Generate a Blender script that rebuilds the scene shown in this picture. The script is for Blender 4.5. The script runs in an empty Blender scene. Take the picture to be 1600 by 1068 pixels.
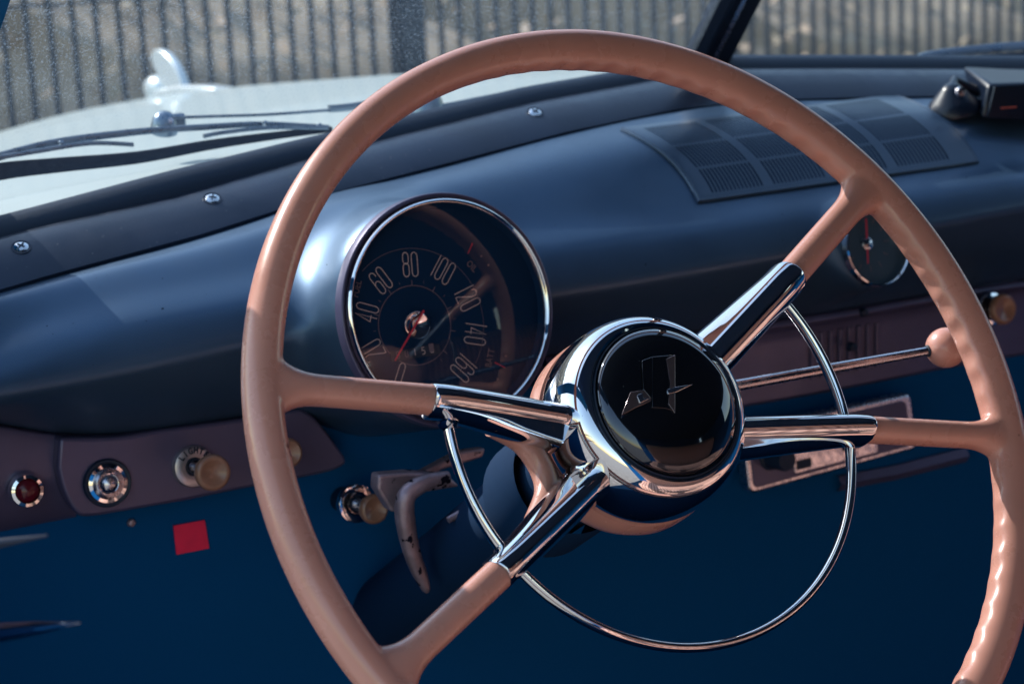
import bpy, math, random
from mathutils import Vector, Matrix
from mathutils.bvhtree import BVHTree
random.seed(7)
S = bpy.context.scene
R = math.radians
# ------------------------------------------------------------------ camera
CAM = Vector((-0.529377, -0.798077, 1.196702))
cf = Vector((0.47317, 0.856086, -0.207912)); cr = Vector((0.868748, -0.492601, -0.051192)); cu = Vector((0.146243, 0.1564, 0.976807))
cd = bpy.data.cameras.new('camera'); cam = bpy.data.objects.new('camera', cd); S.collection.objects.link(cam)
m = Matrix.Identity(4)
for i in range(3):
    m[i][0], m[i][1], m[i][2], m[i][3] = cr[i], cu[i], -cf[i], CAM[i]
cam.matrix_world = m
cd.sensor_width = 36; cd.lens = 67.5; cd.clip_start = .02; cd.clip_end = 500
cd.dof.use_dof = True; cd.dof.focus_distance = 1.02; cd.dof.aperture_fstop = 11.5; cd.dof.aperture_blades = 7
S.camera = cam
# ------------------------------------------------------------------ sky, sun, exposure
SUN_DIR = Vector((-.42, .95, .85)).normalized()          # towards the sun: ahead of the car, to its left
W = bpy.data.worlds.new('World'); S.world = W; W.use_nodes = True
nt = W.node_tree; bg = nt.nodes['Background']; sky = nt.nodes.new('ShaderNodeTexSky')
sky.sky_type = 'NISHITA'; sky.sun_disc = False
sky.sun_elevation = math.asin(SUN_DIR.z); sky.sun_rotation = math.atan2(SUN_DIR.x, SUN_DIR.y)
sky.air_density = 1.6; sky.dust_density = .6
nt.links.new(sky.outputs[0], bg.inputs[0]); bg.inputs[1].default_value = .13
sl = bpy.data.lights.new('sun', 'SUN'); sl.energy = 3.1; sl.angle = R(.5); sl.color = (1, .93, .84)
so = bpy.data.objects.new('sun', sl); S.collection.objects.link(so)
so.rotation_euler = SUN_DIR.to_track_quat('Z', 'Y').to_euler()
S.view_settings.view_transform = 'Standard'; S.view_settings.look = 'None'
S.view_settings.exposure = 0.9; S.view_settings.gamma = 1; S.view_settings.use_curve_mapping = False
S.render.engine = 'CYCLES'; S.cycles.max_bounces = 10; S.cycles.transparent_max_bounces = 12
S.cycles.use_denoising = True
S.cycles.caustics_reflective = False; S.cycles.caustics_refractive = False

def dirp(x, y): return cf + (x-800)/3000*cr - (y-534)/3000*cu
def at(x, y, X=None, Y=None, Z=None):
    d = dirp(x, y)
    t = (X-CAM.x)/d.x if X is not None else (Y-CAM.y)/d.y if Y is not None else (Z-CAM.z)/d.z
    return CAM + t*d
def pj(P):
    v = P-CAM; z = v.dot(cf); return 800+3000*v.dot(cr)/z, 534-3000*v.dot(cu)/z
def on_plane(x, y, P, N):
    d = dirp(x, y); return CAM + d*((P-CAM).dot(N)/d.dot(N))

# ------------------------------------------------------------------ materials
def mat(name, col, rough=.5, metal=0, coat=0, **k):
    M = bpy.data.materials.new(name); M.use_nodes = True
    n = M.node_tree; b = n.nodes['Principled BSDF']
    b.inputs['Base Color'].default_value = (*col, 1); b.inputs['Roughness'].default_value = rough
    b.inputs['Metallic'].default_value = metal; b.inputs['Coat Weight'].default_value = coat
    b.inputs['Coat Roughness'].default_value = k.get('cr', .08)
    if 'spec' in k: b.inputs['Specular IOR Level'].default_value = k['spec']
    if 'sss' in k: b.inputs['Subsurface Weight'].default_value = k['sss']; b.inputs['Subsurface Scale'].default_value = .004; b.inputs['Subsurface Radius'].default_value = (1, .5, .3)
    tc = n.nodes.new('ShaderNodeTexCoord')
    def noise(scale, detail=4, rough=.55):
        t = n.nodes.new('ShaderNodeTexNoise'); t.inputs['Scale'].default_value = scale
        t.inputs['Detail'].default_value = detail; t.inputs['Roughness'].default_value = rough
        n.links.new(tc.outputs['Object'], t.inputs['Vector']); return t
    if k.get('var'):                                   # slight colour variation: (scale, dark factor, light factor)
        sc, lo, hi = k['var']; t = noise(sc)
        r = n.nodes.new('ShaderNodeValToRGB'); r.color_ramp.elements[0].position = .35; r.color_ramp.elements[1].position = .65
        r.color_ramp.elements[0].color = (*[c*lo for c in col], 1); r.color_ramp.elements[1].color = (*[min(1, c*hi) for c in col], 1)
        n.links.new(t.outputs[0], r.inputs[0]); n.links.new(r.outputs[0], b.inputs['Base Color'])
    if k.get('rvar'):
        sc, lo, hi = k['rvar']; t = noise(sc, 5, .65); mr = n.nodes.new('ShaderNodeMapRange')
        mr.inputs['From Min'].default_value = .35; mr.inputs['From Max'].default_value = .7
        mr.inputs['To Min'].default_value = lo; mr.inputs['To Max'].default_value = hi
        n.links.new(t.outputs[0], mr.inputs[0]); n.links.new(mr.outputs[0], b.inputs['Roughness'])
    if k.get('bump'):
        sc, st = k['bump']; t = noise(sc, 5); bp = n.nodes.new('ShaderNodeBump')
        bp.inputs['Strength'].default_value = st; bp.inputs['Distance'].default_value = .001
        n.links.new(t.outputs[0], bp.inputs['Height']); n.links.new(bp.outputs[0], b.inputs['Normal'])
    return M
def specks(M, scale, thresh, col, rough=.9):            # small specks of dust / pitting with a shape of their own
    n = M.node_tree; b = n.nodes['Principled BSDF']; out = n.nodes['Material Output']
    tc = n.nodes.new('ShaderNodeTexCoord'); t = n.nodes.new('ShaderNodeTexNoise'); t.inputs['Scale'].default_value = scale; t.inputs['Detail'].default_value = 3
    r = n.nodes.new('ShaderNodeValToRGB'); r.color_ramp.elements[0].position = thresh; r.color_ramp.elements[1].position = thresh+.03
    d = n.nodes.new('ShaderNodeBsdfDiffuse'); d.inputs[0].default_value = (*col, 1)
    mx = n.nodes.new('ShaderNodeMixShader')
    n.links.new(tc.outputs['Object'], t.inputs[0]); n.links.new(t.outputs[0], r.inputs[0]); n.links.new(r.outputs[0], mx.inputs[0])
    n.links.new(b.outputs[0], mx.inputs[1]); n.links.new(d.outputs[0], mx.inputs[2]); n.links.new(mx.outputs[0], out.inputs[0])
    return M
NAVY = (.001, .15, .40)
M = {}
M['peach'] = mat('peach_plastic', (.66, .325, .262), .28, 0, .35, var=(9, .90, 1.06), rvar=(30, .22, .36), bump=(60, .04), sss=.15, cr=.12)
M['ivory'] = mat('aged_ivory_plastic', (.31, .16, .105), .30, 0, .3, var=(60, .85, 1.1))
M['chrome'] = specks(mat('chrome', (.78, .80, .84), .035, 1, 0, rvar=(120, .02, .07)), 420, .72, (.08, .07, .07))
M['chrome_clean'] = mat('polished_chrome', (.80, .82, .86), .03, 1)
M['chrome_dull'] = mat('dull_chrome', (.62, .60, .66), .22, 1, rvar=(200, .15, .4))
M['cap'] = specks(mat('black_glossy_cap', (.045, .055, .075), .06, .9, 1, cr=.03), 600, .74, (.2, .22, .26))
M['paint'] = mat('metallic_dash_paint', (.055, .110, .195), .41, .55, .12, var=(5, .85, 1.12), rvar=(14, .36, .50), bump=(900, .05), cr=.12)
M['paint_warm_cast'] = mat('dash_paint_warm_cast', (.100, .092, .175), .42, .35, .15, var=(12, .85, 1.1), rvar=(20, .34, .5), bump=(700, .06), cr=.2)  # same paint as the dash top, warm cabin reflection put into its colour
specks(M['paint'], 230, .735, (.004, .012, .03))
M['garnish'] = mat('garnish_paint', (.013, .026, .056), .38, .45, .2, var=(20, .8, 1.15), rvar=(40, .3, .5), bump=(500, .08), cr=.2)
specks(M['garnish'], 260, .70, (.10, .11, .14))
M['rubber'] = mat('black_rubber', (.002, .016, .045), .55, 0, 0, bump=(200, .2))
M['dark'] = mat('dark_navy_metal', NAVY, .8, 0, 0, spec=.2)
M['column'] = mat('column_paint', (.001, .024, .075), .85, spec=.2)
M['floor'] = mat('dark_carpet', (.002, .018, .05), .95, spec=.1, bump=(300, .6))
M['vent'] = mat('vent_plastic', (.036, .070, .125), .34, .3, .2, rvar=(14, .28, .40), cr=.18)
M['under'] = mat('underdash_shade_blue', (.0005, .074, .225), .9, spec=.1)  # navy of the shade under the dash, put into the colour
M['trim'] = mat('dark_navy_trim', (.004, .08, .25), .9, 0, 0, spec=.1)
M['dial'] = mat('dial_black', (.0005, .022, .068), .7, 0, 0, spec=.15)
M['ink'] = mat('dial_ink', (.64, .50, .48), .6)
M['ink_dim'] = mat('faded_dial_ink', (.17, .12, .15), .6)
M['red'] = mat('red_needle', (.62, .03, .07), .45)
M['plate'] = mat('brushed_plate', (.46, .44, .47), .28, .8)
M['satin'] = mat('satin_plated_metal', (.62, .68, .72), .28, .35)
specks(M['peach'], 70, .735, (.26, .12, .09))
M['sticker'] = mat('red_sticker', (.92, .010, .085), .5, 0, 0, var=(60, .9, 1.05))
M['black'] = mat('black_plastic', (.006, .014, .034), .32, 0, 0, bump=(400, .05))
M['screen'] = mat('dark_screen', (.004, .012, .03), .12)
M['white'] = mat('cream_white_body_paint', (.54, .63, .64), .35, 0, .4, var=(3, .97, 1.02), cr=.05)
M['wiper'] = mat('brushed_steel', (.20, .26, .34), .30, .9, 0, rvar=(80, .2, .5))
M['cast'] = specks(mat('cast_metal', (.36, .28, .33), .45, .6, 0, var=(40, .6, 1.2), bump=(120, .8)), 110, .60, (.01, .01, .02))
M['seat'] = mat('striped_seat_fabric', (.55, .28, .21), .8)
n = M['seat'].node_tree; b = n.nodes['Principled BSDF']; tc = n.nodes.new('ShaderNodeTexCoord'); wv = n.nodes.new('ShaderNodeTexWave'); wv.bands_direction = 'X'
wv.inputs['Scale'].default_value = 12; rp = n.nodes.new('ShaderNodeValToRGB')
rp.color_ramp.elements[0].color = (.42, .21, .17, 1); rp.color_ramp.elements[1].color = (.85, .50, .40, 1); rp.color_ramp.elements[0].position = .2; rp.color_ramp.elements[1].position = .45
n.links.new(tc.outputs['Object'], wv.inputs['Vector']); n.links.new(wv.outputs[0], rp.inputs[0]); n.links.new(rp.outputs[0], b.inputs['Base Color'])
M['head'] = mat('headliner', (.008, .035, .085), .9)
M['fence'] = mat('fence_paint', (.006, .018, .04), .6)
M['bank'] = mat('dry_bank', (.38, .305, .23), .95, var=(3.5, .6, 1.1), bump=(14, .6))
M['ground'] = mat('gravel_ground', (.28, .26, .24), .95, var=(8, .7, 1.2), bump=(60, .8))
M['leaf'] = [mat('dry_leaf', c, .8) for c in ((.38, .29, .20), (.31, .26, .19), (.40, .30, .22), (.33, .26, .21))]
# windscreen glass with a film of dust
def glass_mat(name, dust, scratch=True):
    G = bpy.data.materials.new(name); G.use_nodes = True; n = G.node_tree; n.nodes.clear()
    out = n.nodes.new('ShaderNodeOutputMaterial'); tr = n.nodes.new('ShaderNodeBsdfTransparent'); tr.inputs[0].default_value = (.93, .97, .98, 1)
    gl = n.nodes.new('ShaderNodeBsdfGlossy'); gl.inputs['Roughness'].default_value = .02
    fr = n.nodes.new('ShaderNodeFresnel'); fr.inputs[0].default_value = 1.25
    m1 = n.nodes.new('ShaderNodeMixShader'); n.links.new(fr.outputs[0], m1.inputs[0]); n.links.new(tr.outputs[0], m1.inputs[1]); n.links.new(gl.outputs[0], m1.inputs[2])
    last = m1
    if dust:
        df = n.nodes.new('ShaderNodeBsdfDiffuse'); df.inputs[0].default_value = (.42, .58, .78, 1)
        tl = n.nodes.new('ShaderNodeBsdfTranslucent'); tl.inputs[0].default_value = (.42, .58, .78, 1)
        ad = n.nodes.new('ShaderNodeMixShader'); n.links.new(df.outputs[0], ad.inputs[1]); n.links.new(tl.outputs[0], ad.inputs[2])
        tc = n.nodes.new('ShaderNodeTexCoord'); t = n.nodes.new('ShaderNodeTexNoise'); t.inputs['Scale'].default_value = 650; t.inputs['Detail'].default_value = 2
        n.links.new(tc.outputs['Object'], t.inputs[0])
        mr = n.nodes.new('ShaderNodeMapRange'); mr.inputs['From Min'].default_value = .50; mr.inputs['From Max'].default_value = .80
        mr.inputs['To Min'].default_value = dust; mr.inputs['To Max'].default_value = min(1, dust*9)
        n.links.new(t.outputs[0], mr.inputs[0])
        # the wipers keep the lowest strip of the glass clean; the film of dust starts above their reach
        sx = n.nodes.new('ShaderNodeSeparateXYZ'); n.links.new(tc.outputs['Object'], sx.inputs[0])
        mz = n.nodes.new('ShaderNodeMapRange'); mz.inputs['From Min'].default_value = 1.075; mz.inputs['From Max'].default_value = 1.125; mz.inputs['To Min'].default_value = .12
        n.links.new(sx.outputs[2], mz.inputs[0]); ml = n.nodes.new('ShaderNodeMath'); ml.operation = 'MULTIPLY'; n.links.new(mr.outputs[0], ml.inputs[0]); n.links.new(mz.outputs[0], ml.inputs[1])
        m2 = n.nodes.new('ShaderNodeMixShader'); n.links.new(ml.outputs[0], m2.inputs[0]); n.links.new(m1.outputs[0], m2.inputs[1]); n.links.new(ad.outputs[0], m2.inputs[2]); last = m2
    n.links.new(last.outputs[0], out.inputs[0]); return G
M['glass'] = glass_mat('dusty_windscreen_glass', .036)
M['glass_r'] = glass_mat('windscreen_glass', .022)
M['dial_glass'] = glass_mat('dial_glass', 0); M['clock_glass'] = glass_mat('clock_glass', 0)
M['clock_glass'].node_tree.nodes['Fresnel'].inputs[0].default_value = 1.12
for node in M['dial_glass'].node_tree.nodes:
    if node.type == 'FRESNEL': node.inputs[0].default_value = 1.46
    if node.type == 'BSDF_TRANSPARENT': node.inputs[0].default_value = (.96, .97, .98, 1)

# ------------------------------------------------------------------ mesh helpers
class MB:
    def __init__(s): s.v = []; s.f = []; s.mi = []
    def add(s, vs, fs, mi=0):
        o = len(s.v); s.v += [tuple(v) for v in vs]; s.f += [tuple(i+o for i in f) for f in fs]; s.mi += [mi]*len(fs); return s
    def box(s, c, sz, rot=None, mi=0):
        vs = []
        for z in (-.5, .5):
            for x, y in ((-.5, -.5), (.5, -.5), (.5, .5), (-.5, .5)):
                p = Vector((x*sz[0], y*sz[1], z*sz[2])); vs.append(Vector(c) + (rot @ p if rot else p))
        return s.add(vs, [(3, 2, 1, 0), (4, 5, 6, 7), (0, 1, 5, 4), (1, 2, 6, 5), (2, 3, 7, 6), (3, 0, 4, 7)], mi)
    def grid(s, P, closeu=False, closev=False, mi=0, flip=False):   # P[i][j]
        a, b = len(P), len(P[0]); fs = []
        for i in range(a if closeu else a-1):
            for j in range(b if closev else b-1):
                q = (i*b+j, ((i+1) % a)*b+j, ((i+1) % a)*b+(j+1) % b, i*b+(j+1) % b); fs.append(q[::-1] if flip else q)
        return s.add([p for r_ in P for p in r_], fs, mi)
    def lathe(s, prof, O, ax, seg=64, mi=0, cap=True):             # prof: (radius, height along ax)
        ax = Vector(ax).normalized(); e1 = ax.orthogonal().normalized(); e2 = ax.cross(e1)
        P = [[Vector(O)+ax*h+(e1*math.cos(2*math.pi*k/seg)+e2*math.sin(2*math.pi*k/seg))*max(rr, 1e-5) for k in range(seg)] for rr, h in prof]
        return s.grid(P, closev=True, mi=mi, flip=True)
    def tube(s, pts, rad, seg=12, mi=0, closed=False, sect=None):   # sect: list of (a,b) section points in (side,up) units
        pts = [Vector(p) for p in pts]; N = len(pts); P = []; up = None
        for i, p in enumerate(pts):
            t = (pts[(i+1) % N]-pts[i-1]) if closed else (pts[min(i+1, N-1)]-pts[max(i-1, 0)]); t.normalize()
            if up is None: up = t.orthogonal().normalized()
            up = (up - t*up.dot(t)).normalized(); sd = t.cross(up)
            rr = rad[i] if isinstance(rad, (list, tuple)) else rad
            P.append([p+(sd*math.cos(2*math.pi*k/seg)+up*math.sin(2*math.pi*k/seg))*rr for k in range(seg)])
        o = len(s.v); s.grid(P, closeu=closed, closev=True, mi=mi)
        if not closed:
            s.f.append(tuple(range(o+seg-1, o-1, -1))); s.f.append(tuple(range(o+(N-1)*seg, o+N*seg))); s.mi += [mi, mi]
        return s
    def build(s, name, m_, parent=None, smooth=True, bevel=0, auto=True, solid=0, sub=0, extra=(), angle=40):
        me = bpy.data.meshes.new(name); me.from_pydata(s.v, [], s.f); me.update()
        for x in ([m_] + list(extra)): me.materials.append(x)
        for p, i in zip(me.polygons, s.mi): p.material_index = i
        me.polygons.foreach_set('use_smooth', [smooth]*len(me.polygons))
        o = bpy.data.objects.new(name, me); S.collection.objects.link(o)
        if solid: d = o.modifiers.new('s', 'SOLIDIFY'); d.thickness = solid; d.offset = -1
        if bevel: d = o.modifiers.new('b', 'BEVEL'); d.width = bevel; d.segments = 3; d.limit_method = 'ANGLE'; d.angle_limit = R(35)
        if sub: d = o.modifiers.new('u', 'SUBSURF'); d.levels = sub; d.render_levels = sub
        if smooth and auto and not sub:
            me.set_sharp_from_angle(angle=R(angle))
        if parent: o.parent = parent; o.matrix_parent_inverse = parent.matrix_world.inverted() if parent.type == 'EMPTY' and False else Matrix.Identity(4)
        return o
def empty(name, label, cat, group=None, loc=(0, 0, 0)):
    o = bpy.data.objects.new(name, None); S.collection.objects.link(o); o.location = loc
    tag(o, label, cat, group); return o
def tag(o, label=None, cat=None, group=None, kind=None):
    if label: o['label'] = label
    if cat: o['category'] = cat
    if group: o['group'] = group
    if kind: o['kind'] = kind
    return o
def crv(pts, n=8):                                              # Catmull-Rom through points (tuples of any length)
    out = []; N = len(pts)
    for i in range(N-1):
        p0, p1, p2, p3 = pts[max(i-1, 0)], pts[i], pts[i+1], pts[min(i+2, N-1)]
        for k in range(n):
            t = k/n
            out.append(tuple(.5*(2*b_+(c-a)*t+(2*a-5*b_+4*c-d)*t*t+(3*b_-a-3*c+d)*t**3) for a, b_, c, d in zip(p0, p1, p2, p3)))
    out.append(tuple(pts[-1])); return out
def interp(x, tab):
    if x <= tab[0][0]: a, b_ = tab[0], tab[1]
    elif x >= tab[-1][0]: a, b_ = tab[-2], tab[-1]
    else:
        for a, b_ in zip(tab, tab[1:]):
            if a[0] <= x <= b_[0]: break
    return a[1]+(b_[1]-a[1])*(x-a[0])/(b_[0]-a[0])
def smooth_tab(tab, X):                                          # cubic through table
    for i, (a, b_) in enumerate(zip(tab, tab[1:])):
        if a[0] <= X <= b_[0]:
            t = (X-a[0])/(b_[0]-a[0]); p0 = tab[max(i-1, 0)][1]; p3 = tab[min(i+2, len(tab)-1)][1]
            return .5*(2*a[1]+(b_[1]-p0)*t+(2*p0-5*a[1]+4*b_[1]-p3)*t*t+(3*a[1]-p0-3*b_[1]+p3)*t**3)
    return interp(X, tab)
def frame(O, N, upv=(0, 0, 1)):                                  # matrix with z = N
    N = Vector(N).normalized(); x = Vector(upv).cross(N).normalized(); y = N.cross(x)
    m_ = Matrix.Identity(4)
    for i in range(3): m_[i][0], m_[i][1], m_[i][2], m_[i][3] = x[i], y[i], N[i], O[i]
    return m_
def text(name, s, size, M4, m_, parent, sx=1, ext=.0002, bold=0):
    c = bpy.data.curves.new(name, 'FONT'); c.body = s; c.size = size; c.align_x = 'CENTER'; c.align_y = 'CENTER'; c.extrude = ext; c.offset = bold; c.resolution_u = 3
    t = bpy.data.objects.new(name, c); S.collection.objects.link(t)
    dg = bpy.context.evaluated_depsgraph_get(); me = bpy.data.meshes.new_from_object(t.evaluated_get(dg)); bpy.data.objects.remove(t)
    me.transform(Matrix.Diagonal((sx, 1, 1, 1))); me.transform(M4); me.materials.clear(); me.materials.append(m_)
    o = bpy.data.objects.new(name, me); S.collection.objects.link(o); o.parent = parent; return o

# ================================================================== OUTSIDE: ground, bank, fence
g = MB(); g.add([(-80, -80, 0), (120, -80, 0), (120, 160, 0), (-80, 160, 0)], [(0, 1, 2, 3)])
tag(g.build('ground', M['ground'], smooth=False), kind='structure')
bk = MB(); P = []
for i in range(60):
    y = 5.2+i*.22; P.append([(-8+j*.3, y+.25*math.sin(j*.7+i), max(0.0, (y-5.2)*.62+.12*math.sin(j*1.3+i*.8)+random.uniform(-.05, .05))) for j in range(110)])
bk.grid(P, flip=True); tag(bk.build('hillside', M['bank']), kind='structure')
lf = MB()
for i in range(15000):
    x = random.uniform(-2.5, 14); y = random.uniform(5.2, 12); z = (y-5.2)*.62+random.random()**2*.55
    a = random.uniform(0, 6.28); t = random.uniform(-.9, .9); s_ = random.uniform(.02, .06)
    d1 = Vector((math.cos(a)*math.cos(t), math.sin(a)*math.cos(t), math.sin(t)))*s_; d2 = d1.orthogonal().normalized()*s_*random.uniform(.2, .5)
    c = Vector((x, y, z)); k = int(4*((math.sin(x*1.9+1)*math.cos(y*2.3)+1)/2*.7+random.random()*.3)) % 4
    lf.add([c-d1, c+d2, c+d1, c-d2], [(0, 1, 2, 3)], k)
tag(lf.build('undergrowth', M['leaf'][0], smooth=False, extra=M['leaf'][1:]), 'dry brown and grey undergrowth on the bank behind the fence', 'undergrowth', kind='stuff')
FY = 3.3
ZR = at(100, 6, Y=3.3).z-.8*0
def fence_panel(x0, x1, label):
    t = empty('wire_fence', label, 'fence', 'mesh fence panels ahead of the car', ((x0+x1)/2, FY, 0))
    w = x1-x0-.08; b_ = MB(); k = 0; n_ = int(w/.05)
    for i in range(n_+1):
        x = -w/2+i*w/n_; b_.box((x, 0, .95), (.012, .008, 1.86))
    b_.build('bars', M['fence'], t, smooth=False)
    b_ = MB()
    for z in (.05, .25, .45, ZR, ZR+.4, ZR+.8, 1.85):
        for dy in (-.0085, .0085): b_.box((0, dy, z), (w+.02, .0075, .0075))
    b_.build('cross_wires', M['fence'], t, smooth=False)
def fence_post(x, label):
    t = empty('fence_post', label, 'post', 'posts of the mesh fence', (x, FY-.012, 0))
    MB().box((0, 0, .98), (.06, .06, 1.96)).build('post', M['fence'], t, bevel=.004, smooth=False)
    MB().box((0, 0, 1.972), (.066, .066, .016)).build('cap', M['black'], t, smooth=False)
p0 = at(651, 100, Y=FY-.04).x
fence_panel(p0-2.5, p0, 'dark wire fence panel seen through the left windscreen glass')
fence_panel(p0, p0+2.5, 'dark wire fence panel seen behind the top of the wheel and the pillar')
fence_panel(p0+2.5, p0+5.0, 'dark wire fence panel seen through the right windscreen glass')
fence_post(p0, 'thick dark fence post just left of the top of the wheel')
fence_post(p0+2.5, 'dark fence post at the right end of the middle fence panel')

# ================================================================== CAR BODY
def WBy(x): return .495-.095*abs(x-.38)
GL = [(-.42, 1.006), (-.3, 1.0206), (-.2, 1.0323), (-.1, 1.0454), (0, 1.0564), (.1, 1.066), (.2, 1.0767), (.3, 1.0818), (.38, 1.0868), (.5, 1.0782), (.6, 1.0707), (.8, 1.0556), (1.0, 1.0405), (1.15, 1.029)]
GT = [(-.42, .998), (-.3, 1.0136), (-.2, 1.0266), (-.1, 1.0352), (0, 1.049), (.1, 1.0605), (.2, 1.0712), (.3, 1.0769), (.38, 1.0815), (.5, 1.0728), (.6, 1.065), (.8, 1.0487), (1.0, 1.0327), (1.15, 1.021)]
GB = [(-.42, .974), (-.3, .9915), (-.2, 1.0051), (-.1, 1.0163), (0, 1.032), (.1, 1.0425), (.2, 1.0535), (.3, 1.0600), (.38, 1.0600), (.5, 1.0531), (.6, 1.0457), (.8, 1.0304), (1.0, 1.0151), (1.15, 1.004)]
def xs(a, b_, n_): return [a+(b_-a)*i/(n_-1) for i in range(n_)]
car = empty('car', 'old car with cream white hood and split windscreen around the dashboard', 'car', loc=(0, 0, 0))
def hoodz(x, y):
    zc = interp(y, [(.5, 1.060), (.8, 1.062), (1.2, 1.046), (1.5, 1.025), (1.75, 1.002), (1.95, .965), (2.05, .90), (2.12, .78), (2.16, .5)])
    dx = x-.38; return zc-.030*math.exp(-((dx)/.25)**2)*0-(.08+.42*max(0, min(1, (y-.5)/1.4))**2)*dx*dx-.5*max(0, abs(dx)-.55)**2
P = [[(x, y, hoodz(x, y)) for y in [.535+.02*k for k in range(82)]] for x in xs(-.62, 1.38, 70)]
MB().grid(P, flip=True).build('hood', M['white'], car)
# hood ornament: swept fin on a bulb and a low spear, all on the hood's centre line
def slab(name, pts, X, w, m_, parent, bev):
    L = [at(px, py, X=X) for px, py in pts]; n_ = len(L); A = [p-Vector((w/2, 0, 0)) for p in L]; B = [p+Vector((w/2, 0, 0)) for p in L]
    return MB().add(A+B, [tuple(range(n_)), tuple(range(2*n_-1, n_-1, -1))]+[(i, i+n_, (i+1) % n_+n_, (i+1) % n_) for i in range(n_)]).build(name, m_, parent, bevel=bev)
ho = slab('hood_ornament', [(238, 162), (242, 146), (262, 138), (290, 133), (325, 133), (352, 137), (352, 148), (290, 160)], .38, .030, M['satin'], car, .006)
slab('fin', crv([(254, 140), (252, 120), (245, 102), (242, 88), (246, 78), (257, 79), (271, 92), (283, 112), (292, 136)], 4), .38, .012, M['satin'], ho, .004)
blc = at(247, 138, X=.38)
P = [[blc+Vector((.018*math.sin(b_)*math.cos(a), .035*math.cos(b_), .019*math.sin(b_)*math.sin(a))) for a in [2*math.pi*k/16 for k in range(16)]] for b_ in [math.pi*k/12 for k in range(13)]]
MB().grid(P, closev=True, flip=True).build('bulb', M['satin'], ho)
# front wall of the cabin, floor, kick panels, roof, right door
MB().box((.38, .80, .60), (1.66, .03, .86)).build('firewall', M['dark'], car, smooth=False)
MB().box((.38, -.3, .26), (1.66, 2.3, .03)).build('floor', M['floor'], car, smooth=False)
MB().box((-.44, .45, .62), (.02, .72, .72)).build('kick_panel', M['trim'], car, smooth=False)
MB().box((1.22, -.3, .69), (.04, 2.2, .84)).build('door_panel', M['trim'], car, smooth=False)
MB().box((1.22, -.95, 1.235), (.04, .9, .24)).build('window_light_blocker', M['trim'], car, smooth=False)  # added out of view to block the right window's bright reflection in the dial
MB().box((.38, -1.5, .86), (1.66, .04, 1.20)).build('rear_panel', M['trim'], car, smooth=False)  # unseen, raised over the rear window to keep its light out of the dial
MB().box((-.44, .52, .90), (.05, .10, .16)).build('hinge_pillar', M['dark'], car, smooth=False)
# cowl under the dash top so that no daylight leaks
P = [[(x, WBy(x)-.004, interp(x, GT)-.010), (x, WBy(x)+.05, interp(x, GT)-.012), (x, .81, .99)] for x in xs(-.42, 1.15, 40)]
# painted cowl in front of the glass
P = [[(x, WBy(x)+.004, interp(x, GL)-.0075), (x, WBy(x)+.03, interp(x, GL)-.004), (x, .5346, hoodz(x, .535))] for x in xs(-.42, 1.15, 60)]
MB().grid(P, flip=True).build('cowl', M['white'], car)
SL = Vector((0, -.9, 1))
def wtop(x, s_): return Vector((x, WBy(x), interp(x, GL)))+SL*s_
for (a, b_, mm, lab) in ((-.42, .372, 'glass', 'dusty left windscreen glass'), (.388, 1.15, 'glass_r', 'clearer right windscreen glass')):
    P = [[wtop(x, -.004), wtop(x, .38-.03*abs(x-.38))] for x in xs(a, b_, 14)]
    MB().grid(P).build('windscreen_glass', M[mm], car, smooth=True)['label'] = lab
# rubber seal along the base of the glass
for a, b_ in ((-.42, .38), (.38, 1.15)):
    sec = [(-.003, .004), (.004, .006), (.006, -.004), (0.0, -.014), (-.014, -.012), (-.012, -.004)]
    P = [[Vector((x, WBy(x), interp(x, GL)))+Vector((0, dy, dz-.001)) for dy, dz in sec] for x in xs(a, b_, 40)]
    MB().grid(P, closev=True, flip=True).build('window_seal', M['rubber'], car)
# centre pillar
cp = MB(); base = wtop(.38, -.01); top = wtop(.38, .40)
nrm = Vector((0, -1, -.9)).normalized()
sec = [(-.019, .010), (-.021, 0), (-.014, -.010), (.014, -.010), (.021, 0), (.019, .010)]
P = [[q+Vector((1, 0, 0))*a-nrm*c for a, c in sec] for q in (base, base.lerp(top, .5), top)]
cp.grid(P, closev=True).build('centre_pillar', M['black'], car, bevel=.002)
P = [[q+Vector((-.004, 0, 0))+nrm*.0105+Vector((1, 0, 0))*a+nrm*c for a, c in ((-.0025, 0), (0, .0015), (.0025, 0))] for q in (base, top)]
MB().grid(P).build('pillar_bead', M['chrome_dull'], car)
# left front pillar (dark corner at top left)
A0 = at(-28, 130, Y=.30); A1 = at(30, -40, Y=.10)
dirA = (A1-A0).normalized(); a0 = A0-dirA*.22; a1 = A1+dirA*.30
sd = Vector((-1, .0, 0))
P = []
for q in (a0, a0.lerp(a1, .5), a1):
    P.append([q, q+Vector((0, .03, .0)), q+Vector((-.09, .03, 0)), q+Vector((-.09, -.03, 0))])
MB().grid(P, closev=True).build('front_pillar', M['dark'], car, smooth=False)
# roof shell with header above the glass
P = []
for y in (.155, .10, -.1, -.5, -1.0, -1.5):
    P.append([(x, y, 1.445-.10*((x-.38)/.8)**4-(.035 if y > .12 else 0)) for x in xs(-.41, 1.2, 16)])
MB().grid(P).build('roof', M['head'], car, solid=.02)
# seat: cushion, backrest (seen in the chrome)
def rbox(name, c, sz, m_, parent, bev=.02, rot=None): return MB().box(c, sz, rot).build(name, m_, parent, bevel=bev)
st = empty('bench_seat', 'striped peach bench seat reflected in the chrome of the hub', 'seat', loc=(.45, -.6, .3))
rbox('seat_cushion', (0, 0, .24), (1.3, .52, .2), M['seat'], st, .05)
rbox('backrest', (.03, -.36, .52), (1.24, .16, .60), M['seat'], st, .05, Matrix.Rotation(R(-12), 3, 'X'))

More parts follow.
